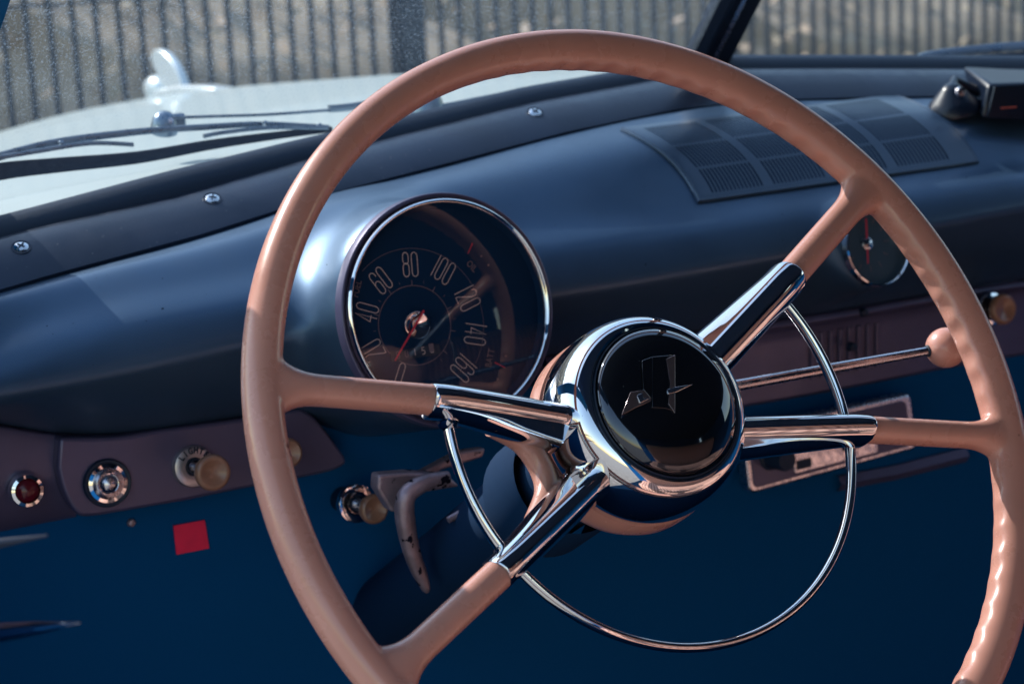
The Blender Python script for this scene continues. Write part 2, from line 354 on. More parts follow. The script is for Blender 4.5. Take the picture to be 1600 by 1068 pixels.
# ---- garnish moulding
P = []
for x in xs(-.42, 1.15, 90):
    w = WBy(x); zt = interp(x, GT); zb = interp(x, GB)
    sec = [(w-.006, zt-.006), (w-.009, zt-.001), (w-.014, zt), (w-.020, zt-.001), (w-.034, zt*.55+zb*.45+.0035), (w-.046, zt*.25+zb*.75+.002), (w-.055, zb+.0005), (w-.058, zb-.002), (w-.057, zb-.007)]
    P.append([(x, a, c) for a, c in sec])
gm = MB().grid(P, flip=True).build('garnish_moulding', M['garnish'], car)
def screw(px, py, parent, ry):
    x = at(px, py, Y=ry).x; P0 = at(px, py, Y=WBy(x)-.034)
    zt = interp(P0.x, GT); zb = interp(P0.x, GB)
    P0 = Vector((P0.x, WBy(P0.x)-.034, zt*.55+zb*.45+.0035))
    for _ in range(6):                                   # slide along the moulding to the screw's place
        q = pj(P0); P0.x += (px-q[0])/1700; P0.y = WBy(P0.x)-.034; P0.z = interp(P0.x, GT)*.55+interp(P0.x, GB)*.45+.0035
    Nn = Vector((-.1, -.55, .85)).normalized()
    s_ = MB().lathe([(.0001, .0018), (.003, .0016), (.0046, .0006), (.0049, -.001)], P0, Nn, 24).build('screw', M['chrome_clean'], parent)
    F4 = frame(P0+Nn*.0016, Nn) @ Matrix.Rotation(random.uniform(0, 1.5), 4, 'Z'); c_ = MB()
    for k in (0, 1):
        R3 = (F4 @ Matrix.Rotation(k*math.pi/2, 4, 'Z')); c_.box(R3.translation+Nn*.0002, (.0052, .0011, .0006+.0001*k), R3.to_3x3())
    c_.build('screw_cross', M['rubber'], s_, smooth=False)
    MB().lathe([(.0065, .0), (.0062, .0009), (.0048, .0007)], P0-Nn*.0004, Nn, 24).build('washer', M['garnish'], s_)
for px, py in ((33, 404), (332, 320), (836, 193)): screw(px, py, gm, .4)

# ---- wipers
def ribbon_px(pts, yoff, w0, th, name, m_, parent, wl=None):      # flat bar following pixels just ahead of the glass
    q = crv(pts, 6); P = []
    for i, (px, py) in enumerate(q):
        x = at(px, py, Y=.48).x; p = at(px, py, Y=WBy(x)+yoff); ww = w0 if wl is None else w0+(wl-w0)*i/(len(q)-1)
        P.append([p+Vector((0, -th, ww/2)), p+Vector((0, -th*1.3, 0)), p+Vector((0, -th, -ww/2)), p+Vector((0, th, -ww/2)), p+Vector((0, th, ww/2))])
    o = MB(); o.grid(P, closev=True); n5 = len(P)*5; o.f += [(4, 3, 2, 1, 0), tuple(range(n5-5, n5))]; o.mi += [0, 0]
    return o.build(name, m_, parent)
wp = empty('wiper', 'steel windscreen wiper with black blade lying behind the left glass', 'wiper', 'windscreen wipers')
ribbon_px([(-60, 262), (0, 244), (90, 222), (215, 206), (330, 198), (415, 194), (513, 199)], .070, .0058, .0022, 'wiper_frame', M['wiper'], wp, .0035)
ribbon_px([(-60, 284), (0, 268), (90, 258), (215, 246), (330, 226), (430, 212), (518, 202)], .062, .0132, .0015, 'blade', M['rubber'], wp, .004)
ribbon_px([(0, 246), (60, 236), (140, 224), (208, 226)], .060, .0030, .0014, 'yoke', M['wiper'], wp)
ribbon_px([(318, 213), (350, 207), (420, 200), (512, 200)], .060, .0028, .0014, 'yoke', M['wiper'], wp)
for px, py in ((95, 224), (413, 193), (498, 197)):
    x = at(px, py, Y=.48).x; MB().lathe([(.0001, .0035), (.0016, .003), (.002, 0)], at(px, py, Y=WBy(x)+.064), (0, -1, .3), 12).build('rivet', M['wiper'], wp)
wpv = empty('wiper', 'thin steel wiper arm with its pivot block beside the hood ornament', 'wiper arm', 'windscreen wipers')
P0 = at(256, 190, Y=.56)
MB().lathe([(.0001, .012), (.005, .011), (.0085, .007), (.010, 0), (.010, -.004)], P0-Vector((0, 0, .004)), (0, -.35, 1), 24).build('pivot', M['wiper'], wpv)
MB().box(P0+Vector((.006, 0, -.001)), (.020, .008, .012)).build('pivot_block', M['wiper'], wpv, bevel=.002)
MB().lathe([(.0001, .0012), (.0022, .001), (.0024, 0)], P0+Vector((.002, -.009, .001)), (0, -1, .2), 12).build('rivet', M['chrome_dull'], wpv)
ribbon_px([(270, 184), (330, 182), (420, 179), (518, 172)], .10, .0022, .0012, 'arm', M['wiper'], wpv)
ribbon_px([(514, 170), (540, 168), (600, 160), (640, 158)], .10, .0055, .0022, 'arm_end', M['wiper'], wpv)
wp2 = empty('wiper_pivot', 'dark wiper pivot block on the cowl just inside the rim top', 'wiper pivot')
P0 = at(668, 178, Y=.53)
MB().lathe([(.0001, .018), (.009, .016), (.013, .006), (.016, -.02)], P0, (0, -.2, 1), 24).build('pivot', M['wiper'], wp2)
ribbon_px([(680, 168), (760, 152), (860, 133), (892, 131)], .05, .0030, .0015, 'arm', M['wiper'], wp2)
wp3 = empty('wiper', 'blue reflecting wiper arm lying outside the right glass', 'wiper', 'windscreen wipers')
ribbon_px([(1436, 90), (1460, 85), (1510, 79), (1600, 72), (1720, 70)], .030, .006, .002, 'wiper_frame', M['wiper'], wp3, .009)
ribbon_px([(1500, 92), (1560, 87), (1620, 84), (1720, 83)], .022, .004, .0015, 'blade', M['rubber'], wp3)

# ================================================================== DASHBOARD
dash = empty('dashboard', 'blue grey metallic painted dashboard with rounded top under the windscreen', 'dashboard')
CZ = [(-.5, .925), (-.42, .945), (-.3, .9667), (-.2, .9861), (-.1, .9925), (0, .998), (.1, .999), (.38, .9988), (1.2, .9995)]
FZ = [(-.5, .948), (-.3, .954), (-.2, .9556), (-.1, .9605), (0, .962), (.2, .962), (.38, .9665), (.6, .9733), (.8, .979), (1.2, .992)]
UZ = [(-.5, .965), (-.4, .955), (-.3, .935), (-.2, .9033), (-.1, .897), (0, .9005), (.2, .903), (.38, .899), (.6, .897), (1.2, .88)]
def dsec(x):
    w = WBy(x); zb = smooth_tab(GB, x)-.004; c = smooth_tab(CZ, x); fz = smooth_tab(FZ, x); uz = smooth_tab(UZ, x)
    y0 = w-.050
    pts = [(y0, zb), (y0-.012, zb-.0006), (.33*.55+y0*.45, c*.38+zb*.62+.0060), (.335, c+.0015), (.314, c*.5+fz*.5+.004), (.300, fz), (.302, fz-.010), (.318, min(fz-.02, fz*.45+uz*.55)), (.346, uz+.003), (.372, uz-.004)]
    return crv(pts, 7)
# speedometer pod: blended into the sheet metal
NG = Vector((0, -1, .22)).normalized()
G0 = at(696, 485, Y=.262)
AX = -NG
def pod_sdf(p):
    v = p-G0; h = v.dot(AX)+.0015; rr = (v-AX*v.dot(AX)).length
    a = rr-.0738-max(0, h)*.03; b_ = -h; rd = .014
    qa, qb = a+rd, b_+rd
    return min(max(qa, qb), 0)+math.hypot(max(qa, 0), max(qb, 0))-rd
CK = at(1366, 386, Y=.285)
def pod2_sdf(p):
    v = p-CK; h = v.dot(AX)-.003; rr = (v-AX*v.dot(AX)).length; a = rr-.0325; b_ = -h; rd = .008
    qa, qb = a+rd, b_+rd
    return min(max(qa, qb), 0)+math.hypot(max(qa, 0), max(qb, 0))-rd
def smin(a, b_, k):
    h = max(k-abs(a-b_), 0)/k; return min(a, b_)-h*h*k/4
X_ = xs(-.42, -.16, 34)[:-1]+xs(-.16, .24, 115)[:-1]+xs(.24, .34, 16)[:-1]+xs(.34, .56, 60)[:-1]+xs(.56, 1.15, 40)
def densify(sec, st=.0035):
    out = []
    for a, b_ in zip(sec, sec[1:]): out.append(a)
    out.append(sec[-1]); return out
base_grid = [[Vector((x, a, c)) for a, c in dsec(x)] for x in X_]
nv = len(base_grid[0])
# uniform resample of each section
def resample(row, n_):
    d = [0]
    for a, b_ in zip(row, row[1:]): d.append(d[-1]+(b_-a).length)
    out = []; j = 0
    for i in range(n_):
        s_ = d[-1]*i/(n_-1)
        while j < len(d)-2 and d[j+1] < s_: j += 1
        t = (s_-d[j])/max(1e-9, d[j+1]-d[j]); out.append(row[j].lerp(row[j+1], min(1, t)))
    return out
base_grid = [resample(r_, 84) for r_ in base_grid]
def normal(gd, i, j):
    a = gd[min(i+1, len(gd)-1)][j]-gd[max(i-1, 0)][j]; b_ = gd[i][min(j+1, 83)]-gd[i][max(j-1, 0)]
    nn = b_.cross(a).normalized(); return nn if nn.dot(Vector((0, -1, .6))) > 0 or True else -nn
sgn = 1
tn = normal(base_grid, 60, 20)
if tn.z < 0: sgn = -1
out = []
for i, row in enumerate(base_grid):
    o_ = []
    for j, p in enumerate(row):
        nn = normal(base_grid, i, j)*sgn
        q = p
        for sdf, cen, rad, k in ((pod_sdf, G0, .16, .026), (pod2_sdf, CK, .07, .016)):
            if (p-cen).length < rad:
                # displacement direction: blend the surface normal with the outward direction from the pod axis
                v = p-cen; dv = nn
                lo, hi = 0, .12
                f_ = lambda t: smin(t, sdf(p+dv*t), k)
                if f_(0) < -1e-6:
                    t = 0
                    while t < .12 and f_(t) < 0: t += .0015
                    lo, hi = max(0, t-.0015), t
                    for _ in range(12):
                        mid = (lo+hi)/2
                        if f_(mid) < 0: lo = mid
                        else: hi = mid
                    q = p+dv*hi
        o_.append(q)
    out.append(o_)
# relax a little
for _ in range(3):
    new = [list(r_) for r_ in out]
    for i in range(1, len(out)-1):
        for j in range(1, 83):
            new[i][j] = out[i][j]*.5+(out[i-1][j]+out[i+1][j]+out[i][j-1]+out[i][j+1])*.125
    out = new
dp = MB().grid(out, flip=(sgn > 0)); dpo = dp.build('dash_top', M['paint'], dash, auto=False)
bvh = BVHTree.FromPolygons([Vector(v) for v in dp.v], dp.f)
def hit(px, py, off=0):
    d = dirp(px, py).normalized(); loc, no, idx, dist = bvh.ray_cast(CAM, d)
    k = 0
    while loc is None and k < 25:
        k += 1; loc, no, idx, dist = bvh.ray_cast(CAM, dirp(px, py+k).normalized())
    if loc is None: return at(px, py, Y=.38)
    if k: loc = loc+Vector((0, .0018*k, .0004*k))
    if no.dot(d) > 0: no = -no
    return loc+no*off

# ---- lower panels
LB = [(-.5, .80), (-.2, .835), (-.155, .838), (1.2, .80)]
def lower_sec(x):
    uz = smooth_tab(UZ, x)
    if x < .13:
        return [(.372, uz+.000), (.352, uz-.0005), (.345, uz-.004), (.342, uz-.012), (.345, uz-.030), (.352, uz-.052), (.362, uz-.060), (.385, uz-.062)]
P = []
lpx = [at(px, 700, Y=.345).x for px in (84, 100, 540)]
# recessed side strip left of the switch housing
P = [[(x, a, c) for a, c in crv([(.376, smooth_tab(UZ, x)), (.356, smooth_tab(UZ, x)-.0005), (.351, smooth_tab(UZ, x)-.004), (.350, smooth_tab(UZ, x)-.02), (.352, .875), (.362, .850), (.39, .845)], 5)] for x in xs(-.46, at(120, 700, Y=.345).x, 24)]
MB().grid(P, flip=True).build('lower_dash', M['paint_warm_cast'], dash)
# raised switch housing traced as a pressed panel (real thickness, in the plane y=.345)
def pressed(name, outline, Y, depth, m_, parent, bev=.004, tilt=0):
    o = MB(); fr = [at(px, py, Y=Y+tilt*(py-outline[0][1])) for px, py in outline]; bk_ = [p+Vector((0, depth, 0)) for p in fr]; k = len(fr)
    o.add(fr+bk_, [tuple(range(k)), tuple(range(2*k-1, k-1, -1))]+[(i, i+k, (i+1) % k+k, (i+1) % k) for i in range(k)])
    # make sure the front faces the camera
    a = (fr[1]-fr[0]).cross(fr[2]-fr[1])
    ob = o.build(name, m_, parent, bevel=bev); return ob
hs = crv([(93, 684), (180, 683), (250, 672), (375, 655), (455, 641), (478, 642), (500, 660), (530, 700), (540, 716), (536, 728), (500, 741), (390, 762), (290, 782), (200, 798), (140, 807), (118, 800), (98, 765), (88, 722)], 4)[:-1]
pressed('switch_panel', hs, .340, .05, M['paint_warm_cast'], dash, .006)
# right fascia: ledge, glove-box strip, fluted centre
YF = .352
fa = MB(); P = []
for x in xs(.13, 1.15, 60):
    uz = smooth_tab(UZ, x)
    P.append([(x, a, c) for a, c in crv([(.378, uz-.002), (YF, uz+.001), (YF-.006, uz-.002), (YF-.005, uz-.006), (YF+.006, uz-.012), (YF+.008, uz-.055), (YF+.010, uz-.066), (YF+.03, uz-.072)], 4)])
fa.grid(P, flip=True); fa.build('fascia', M['paint_warm_cast'], dash)
fl = MB()
for i in range(8):
    a = at(1276+i*14.5, 560-i*2, Y=YF+.001); P0 = Vector((a.x, YF+.006, 0)); uz = smooth_tab(UZ, a.x)
    fl.tube([(a.x, YF+.0062, uz-.016), (a.x, YF+.0070, uz-.052)], .0022, 8)
fl.build('fluted_trim', M['paint_warm_cast'], dash)
for px, py in ((1346, 487), (1328, 541)):
    p = at(px, py, Y=YF-.004); MB().lathe([(.0001, .006), (.003, .005), (.004, 0)], p, (0, -1, 0), 16).build('latch_button', M['rubber'], dash)
ld = MB()
P = [[at(px, py, Y=YF+.002+d_)+Vector((0, 0, e)) for d_, e in ((0, -.0015), (-.004, -.0012), (-.004, .0012), (0, .0015))] for px, py in ((1250, 500), (1300, 492), (1400, 472), (1480, 458), (1590, 437))]
ld.grid(P, closev=True).build('ledge_bead', M['chrome_dull'], dash)
for q in ([(1158, 534), (1166, 520), (1176, 500), (1180, 606), (1160, 612)],): pass

# ---- defroster vent on the dash top
def vent():
    t = MB(); base_ = MB()
    tl, tr_, br, bl = (972, 203), (1396, 151), (1526, 254), (1090, 316)
    def px(u, v):
        bulge = 4*v*(1-v)
        a = (tl[0]+(bl[0]-tl[0])*v+16*bulge, tl[1]+(bl[1]-tl[1])*v-8*bulge); b_ = (tr_[0]+(br[0]-tr_[0])*v+14*bulge, tr_[1]+(br[1]-tr_[1])*v-11*bulge)
        return a[0]+(b_[0]-a[0])*u, a[1]+(b_[1]-a[1])*u
    us = [0, .012]; kind = ['m']; cu_ = .045
    us = [0, .015, .03, .055]; ku = ['m', 'm', 'm']
    NB, NS = 4, 14; span = (1-.055*2)/NB
    for b_ in range(NB):
        s0 = .055+b_*span; w = span*.86
        for k in range(NS):
            us.append(s0+w*(k+.44)/NS); ku.append('s'); us.append(s0+w*(k+1)/NS); ku.append('b')
        us.append(s0+span); ku.append('m')
    us.append(1.0); ku.append('m')
    vs = [0, .03, .06]; kv = ['m', 'm']; e = .06
    for b_ in range(3):
        L = .275
        for k in range(5): vs.append(e+L*(k+1)/5); kv.append('s')
        e += L+.03; vs.append(e); kv.append('m')
    vs.append(1.0); kv.append('m')
    P = []
    for u in us:
        P.append([hit(*px(u, v), off=(.0024 if 0 < u < 1 and 0 < v < 1 else .0020)) for v in vs])
    vv = [p for r_ in P for p in r_]; nb = len(vs); fs = []
    for i in range(len(us)-1):
        for j in range(nb-1):
            if ku[i] == 's' and kv[j] == 's': continue
            fs.append((i*nb+j, i*nb+j+1, (i+1)*nb+j+1, (i+1)*nb+j))
    t.add(vv, fs)
    vo = t.build('vent_grille', M['vent'], dash, auto=False)
    P = [[hit(*px(u, v), off=.0009) for v in xs(.02, .98, 14)] for u in xs(.01, .99, 30)]
    MB().grid(P).build('vent_slot_shade', M['dial'], vo)  # dark sheet standing in for the shade inside the slots
    # bead around the edge
    loop = [px(0, v) for v in xs(0, 1, 14)]+[px(u, 1) for u in xs(0, 1, 26)][1:]+[px(1, v) for v in xs(1, 0, 14)][1:]
    MB().tube([hit(*q, off=.0010) for q in loop], .0016, 8).build('vent_edge', M['vent'], vo)
vent()

# ---- speedometer
def strokes(ch):
    def st_(x0, y0, x1, y1, r_, n_=7):                              # stadium loop
        pts = [(x1-r_+r_*math.cos(a), y1-r_+r_*math.sin(a)) for a in [math.pi*k/(n_)*1 for k in range(n_+1)]]
        top = [((x0+x1)/2+(x1-x0)/2*math.cos(math.pi*k/n_), y1-(x1-x0)/2+(x1-x0)/2*math.sin(math.pi*k/n_)) for k in range(n_+1)]
        bot = [((x0+x1)/2-(x1-x0)/2*math.cos(math.pi*k/n_), y0+(x1-x0)/2-(x1-x0)/2*math.sin(math.pi*k/n_)) for k in range(n_+1)]
        return top+bot+[top[0]]
    w = .34
    if ch == '0': return [st_(0, 0, w, 1, 0)], w
    if ch == '8': return [st_(0, 0, w, .56, 0), st_(.01, .52, w-.01, 1, 0)], w
    if ch == '1': return [[(.02, 0), (.02, 1)]], .04
    if ch == '6':
        lp = st_(0, 0, w, .58, 0); arc = [(0, .3), (0, .83)]+[(w/2-w/2*math.cos(math.pi*k/6), .83+w/2*math.sin(math.pi*k/6)) for k in range(1, 7)]+[(w, .76)]
        return [lp, arc], w
    if ch == '4': return [[(w*.72, 0), (w*.72, 1), (0, .28), (w, .28)]], w
    if ch == '2': return [[(0, .80)]+[(w/2-w/2*math.cos(math.pi*k/6), .83+w/2*math.sin(math.pi*k/6)) for k in range(0, 7)]+[(w, .70), (.02, .10), (0, 0), (w, 0)]], w
    if ch == '5': return [[(w, 1), (.02, 1), (0, .56), (w*.6, .58), (w, .45), (w, .15), (w*.6, 0), (0, .03)]], w
def num_mesh(s_, H, M4, wd, mb, gap=.16, wscale=1):
    gl_ = [strokes(c) for c in s_]; tot = sum(g_[1] for g_ in gl_)*wscale+gap*(len(s_)-1); x = -tot/2
    for st_, w in gl_:
        for line in st_:
            L = [Vector(((x+a*wscale)*H, (b_-.5)*H, 0)) for a, b_ in line]; N = len(L); V = []
            closed = (L[0]-L[-1]).length < 1e-6
            if closed: L = L[:-1]; N -= 1
            for i, p in enumerate(L):
                d = (L[(i+1) % N]-L[i-1]) if closed else (L[min(i+1, N-1)]-L[max(i-1, 0)])
                d1 = (p-L[i-1]).normalized() if (closed or i > 0) else d.normalized(); d2 = (L[(i+1) % N]-p).normalized() if (closed or i < N-1) else d.normalized()
                if d1.length < .1: d1 = d2
                if d2.length < .1: d2 = d1
                d = (d1+d2).normalized(); nn = Vector((-d.y, d.x, 0)); sc = 1/max(.5, abs(nn.dot(Vector((-d1.y, d1.x, 0)))))
                V += [M4 @ (p+nn*wd/2*sc), M4 @ (p-nn*wd/2*sc)]
            k = N if closed else N-1
            mb.add(V, [(2*i, 2*i+1, (2*((i+1) % N))+1, 2*((i+1) % N)) for i in range(k)])
        x += w*wscale+gap
DIALO = G0+NG*(.0030)                                               # dial plane sits inside the bezel
def gp(px, py, h=0): return on_plane(px, py, DIALO+NG*h, NG)
sp = MB().lathe([(.0001, 0), (.030, 0), (.0688, 0)], DIALO, NG, 96).build('speedometer', M['dial'], dash)
MB().lathe([(.0676, -.004), (.0676, .0050), (.0681, .0068), (.0689, .0075), (.0697, .0068), (.0703, .0048), (.0705, .003), (.0705, -.001)], DIALO, NG, 128).build('bezel', M['chrome_clean'], sp)
MB().lathe([(.0705, .0015), (.0709, .0025), (.0722, .0032), (.0732, .0040), (.0738, .0036), (.0742, .002), (.0744, -.005)], DIALO, NG, 128).build('outer_ring', M['paint_warm_cast'], sp)
MB().lathe([(.0645, .0006), (.0676, .0045)], DIALO, NG, 96).build('inner_wall', M['dial'], sp)
P = [(rr, .0047+.0040*(1-(rr/.0676)**2)) for rr in (.00001, .012, .024, .036, .048, .060, .066, .0676)]
gl_ob = MB().lathe(P, DIALO, NG, 96).build('dial_glass', M['dial_glass'], sp)
HUB = gp(648, 508)
EX = Vector((1, 0, 0)); EY = NG.cross(EX).normalized()
def polar(p): v = p-HUB; return v.dot(EX), v.dot(EY)
def ring(r0, w, h, name, m_, a0=0, a1=360, cen=None):
    c = cen or HUB; P = []
    for k in range(97):
        a = R(a0+(a1-a0)*k/96); dv = EX*math.cos(a)+EY*math.sin(a); P.append([c+dv*(r0-w/2)+NG*h, c+dv*(r0+w/2)+NG*h])
    return MB().grid(P).build(name, m_, sp, smooth=False)
ra = (gp(648, 446)-HUB).length; rb = (gp(648, 388)-HUB).length
ring(ra, .00045, .0003, 'scale_ring', M['ink_dim']); ring(rb, .00028, .0003, 'scale_arc', M['ink_dim'], -38, 128)
for s_, px, py in (('0', 625, 585), ('20', 582, 548), ('40', 573, 488), ('60', 595, 438), ('80', 641, 413), ('100', 693, 422), ('120', 731, 466), ('140', 743, 522), ('160', 724, 575)):
    c = gp(px, py, .0003); x, y = polar(c); F4 = Matrix.Identity(4); u = (EX*x+EY*y).normalized(); rt = u.cross(NG)
    for i in range(3): F4[i][0], F4[i][1], F4[i][2], F4[i][3] = rt[i], u[i], NG[i], c[i]
    mb = MB(); num_mesh(s_, .0152, F4, .00050, mb, gap=.13, wscale=.78); o = mb.build('numeral', M['ink'], sp, smooth=False); o['label'] = 'numeral '+s_
tk = MB(); angs = []
lab = [polar(gp(px, py)) for px, py in ((582, 548), (573, 488), (595, 438), (641, 413), (693, 422), (731, 466), (743, 522), (724, 575))]
an = [math.degrees(math.atan2(y, x)) for x, y in lab]; an = [a+360 if a < -90 and i < 2 else a for i, a in enumerate(an)]
for i, a in enumerate(an):
    for b_, l_, w in ((a, .0035, .0006), ((a+an[i+1])/2 if i < 7 else a-12, .0018, .0003)):
        dv = EX*math.cos(R(b_))+EY*math.sin(R(b_)); pv = dv.cross(NG)*w/2; r0 = ra+(.0 if l_ > .002 else .0022)
        tk.add([HUB+dv*r0+pv+NG*.0004, HUB+dv*r0-pv+NG*.0004, HUB+dv*(r0+l_)-pv*.6+NG*.0004, HUB+dv*(r0+l_)+pv*.6+NG*.0004], [(0, 1, 2, 3)])
tk.build('tick_marks', M['ink_dim'], sp, smooth=False)
# needle and its hub
def needle(p, q, w0, w1, h, parent, name='needle'):
    a, b_ = gp(*p, h), gp(*q, h); d = (b_-a).normalized(); s_ = d.cross(NG)
    V = [a+s_*w0/2, a-s_*w0/2, b_-s_*w1/2, b_+s_*w1/2]; V2 = [v+NG*.0004 for v in V]
    return MB().add(V+V2, [(3, 2, 1, 0), (4, 5, 6, 7), (0, 1, 5, 4), (1, 2, 6, 5), (2, 3, 7, 6), (3, 0, 4, 7)]).build(name, M['red'], parent, smooth=False)
needle((662, 485), (617, 563), .0013, .0009, .0048, sp)
rh = (gp(648, 486)-HUB).length
MB().lathe([(.0001, .0020), (rh*.4, .0022), (rh*.85, .0040), (rh*.98, .0040), (rh, .0032), (rh, 0)], HUB, NG, 48).build('needle_hub', M['chrome_clean'], sp)
# odometer: window and digits
c = gp(649, 551, .0004)
MB().box(c, (.034, .0065, .0004), Matrix((EX, EY, NG)).transposed()).build('odometer_window', M['rubber'], sp, smooth=False)
for i, ch in enumerate('00158'):
    px, py = 622+i*13.2, 554.5-i*2.3; c = gp(px, py, .0008); F4 = frame(c, NG)
    mb = MB(); num_mesh(ch, .0042, F4, .00042, mb, wscale=1.3); mb.build('odometer_digit', M['ink'] if i > 1 else M['ink_dim'], sp, smooth=False)
c = gp(674, 543, .0009); MB().box(c, (.0032, .0052, .0003), Matrix((EX, EY, NG)).transposed()).build('odometer_tab', M['ink_dim'], sp, smooth=False)
for s_, px, py, rot in (('FUEL', 558, 451, 66), ('OIL', 737, 416, -52), ('BATT', 766, 559, 68)):
    c = gp(px, py, .0004); text('small_lettering', s_, .0062, frame(c, NG) @ Matrix.Rotation(R(rot), 4, 'Z'), M['ink_dim'], sp, sx=.8)
needle((738, 380), (731, 396), .0007, .0004, .0008, sp, 'small_needle'); needle((773, 566), (789, 574), .0007, .0004, .0008, sp, 'small_needle')
for px, py in ((752, 400), (763, 414), (790, 556), (777, 592)):
    MB().lathe([(.0001, .0006), (.0006, .0005), (.0007, 0)], gp(px, py), NG, 10).build('marker_dot', M['ink_dim'], sp)

# ---- clock
KO = CK+NG*(.000)
def kp(px, py, h=0): return on_plane(px, py, KO+NG*h, NG)
ck = MB().lathe([(.0001, 0), (.0280, 0)], KO, NG, 48).build('clock', mat('grey_clock_face', (.030, .065, .105), .6), dash); ck['label'] = 'round clock dial with a red needle'
MB().lathe([(.0272, -.001), (.0272, .0045), (.0280, .0056), (.0290, .005), (.0295, 0)], KO, NG, 64).build('bezel', M['chrome_clean'], ck)
kc = kp(1354, 381)
for a, b_ in (((1353, 341), (1356, 412)),):
    p, q = kp(*a, .002), kp(*b_, .002); d = (q-p).normalized(); s_ = d.cross(NG)*.0008
    MB().add([p+s_, p-s_, q-s_*.8, q+s_*.8, p+s_+NG*.0004, p-s_+NG*.0004, q-s_*.8+NG*.0004, q+s_*.8+NG*.0004], [(3, 2, 1, 0), (4, 5, 6, 7), (0, 1, 5, 4), (1, 2, 6, 5), (2, 3, 7, 6), (3, 0, 4, 7)]).build('needle', M['red'], ck, smooth=False)
MB().lathe([(.0001, .0030), (.003, .0030), (.0048, .0018), (.005, 0)], kc, NG, 32).build('needle_hub', M['chrome_dull'], ck)
tk = MB()
for k in range(12):
    dv = EX*math.cos(k*math.pi/6)+EY*math.sin(k*math.pi/6); pv = dv.cross(NG)*.0004; c = kc
    tk.add([c+dv*.016+pv+NG*.0004, c+dv*.016-pv+NG*.0004, c+dv*.0205-pv+NG*.0004, c+dv*.0205+pv+NG*.0004], [(0, 1, 2, 3)])
tk.build('hour_marks', M['ink_dim'], ck, smooth=False)
MB().lathe([(.0001, .0040), (.015, .0036), (.0272, .0022)], KO, NG, 48).build('dial_glass', M['clock_glass'], ck)

# ---- radio
RP = at(1300, 700, Y=.335); RN = Vector((0, -1, .05)).normalized()
def rp_(px, py, h=0): return on_plane(px, py, RP+RN*h, RN)
def plate(name, corners, h, th, rad, m_, parent, bev=.0012, pf=rp_):
    c4 = [pf(*c, h) for c in corners]; loop = []
    for i in range(4):
        p = c4[i]; a = (c4[i-1]-p).normalized(); b_ = (c4[(i+1) % 4]-p).normalized(); pa, pb = p+a*rad, p+b_*rad
        for k in range(6): t = k/5; loop.append(pa*(1-t)**2+p*2*t*(1-t)+pb*t*t)
    k = len(loop); bk_ = [p-RN*th for p in loop]; o = MB()
    o.add(loop+bk_, [tuple(range(k)), tuple(range(2*k-1, k-1, -1))]+[(i, i+k, (i+1) % k+k, (i+1) % k) for i in range(k)])
    return o.build(name, m_, parent, bevel=bev)
rd = plate('radio', [(1160, 672), (1424, 614), (1434, 700), (1172, 772)], 0, .012, .006, M['chrome_dull'], dash, .002)
plate('face_recess', [(1170, 680), (1416, 625), (1425, 696), (1179, 763)], .0012, .002, .005, M['paint_warm_cast'], rd, .0008)
plate('dial_window', [(1240, 690), (1370, 660), (1372, 706), (1242, 740)], .0026, .002, .002, M['chrome_dull'], rd, .0005)
plate('push_button', [(1247, 720), (1268, 715), (1268, 729), (1247, 734)], .0038, .001, .0006, M['rubber'], rd, .0002)
plate('push_button', [(1318, 690), (1345, 684), (1345, 699), (1318, 705)], .0038, .001, .0006, M['rubber'], rd, .0002)
for px, py in ((1215, 709), (1372, 668)):
    MB().lathe([(.0001, .022), (.0075, .022), (.0085, .020), (.0088, .004), (.0105, .003), (.011, 0)], rp_(px-12, py+3), RN, 32).build('radio_knob', M['rubber'], rd)
under = MB(); P = [[at(px, py, Y=.36)+Vector((0, a, b_)) for a, b_ in ((0, -.006), (-.004, 0), (0, .006), (.01, .006), (.01, -.006))] for px, py in ((1310, 755), (1400, 738), (1510, 710))]
under.grid(P, closev=True).build('lower_rail', M['paint_warm_cast'], dash)

# ---- switches and knobs on the left panel
KN = Vector((-.03, -1, .12)).normalized()
def knob(name, base, top, r_, label, ring_=True, lights=False):
    t = empty(name, label, 'knob', 'pull knobs on the dashboard')
    B_ = at(*base, Y=.338); d = dirp(*top); 
    # find the point along the knob axis which appears at the 'top' pixel
    best = min(range(1, 70), key=lambda k: (Vector(pj(B_+KN*k*.001))-Vector(top)).length)
    h = best*.001
    if ring_:
        MB().lathe([(.0060, .0024), (.0063, .0036), (.0088, .0040), (.0128, .0028), (.0136, .0012), (.0138, -.001)], B_, KN, 48).build('escutcheon', M['plate' if lights else 'chrome'], t)
        MB().lathe([(.0001, .0005), (.0062, .0010)], B_, KN, 32).build('collar_recess', M['rubber'], t)
    MB().lathe([(.0085, -.03), (.0085, -.002), (.006, -.001)], B_, KN, 24).build('mount', M['rubber'], t)
    MB().lathe([(.0042, 0), (.0042, .004), (.0026, .006), (.0024, h)], B_, KN, 24).build('stem', M['chrome_dull'], t)
    MB().lathe([(.0045, h-.008), (.0072*r_/.0105, h-.006), (r_*.95, h-.0035), (r_, h-.0012), (r_*.985, h+.0008), (r_*.90, h+.0024), (r_*.78, h+.0029), (r_*.66, h+.0024), (r_*.4, h+.0008), (.0001, h+.0002)], B_, KN, 40).build('knob_head', M['ivory'], t)
    if lights:
        for i, ch in enumerate('LIGHTS'):
            a = R(140-i*20); F4 = frame(B_+KN*.0041, KN); pos = F4 @ Vector((.0105*math.cos(a), .0105*math.sin(a), 0))
            F5 = frame(pos, KN) @ Matrix.Rotation(a-math.pi/2, 4, 'Z'); text('letter', ch, .0056, F5, M['rubber'], t, sx=.75, ext=.0004, bold=.00018)
    return t
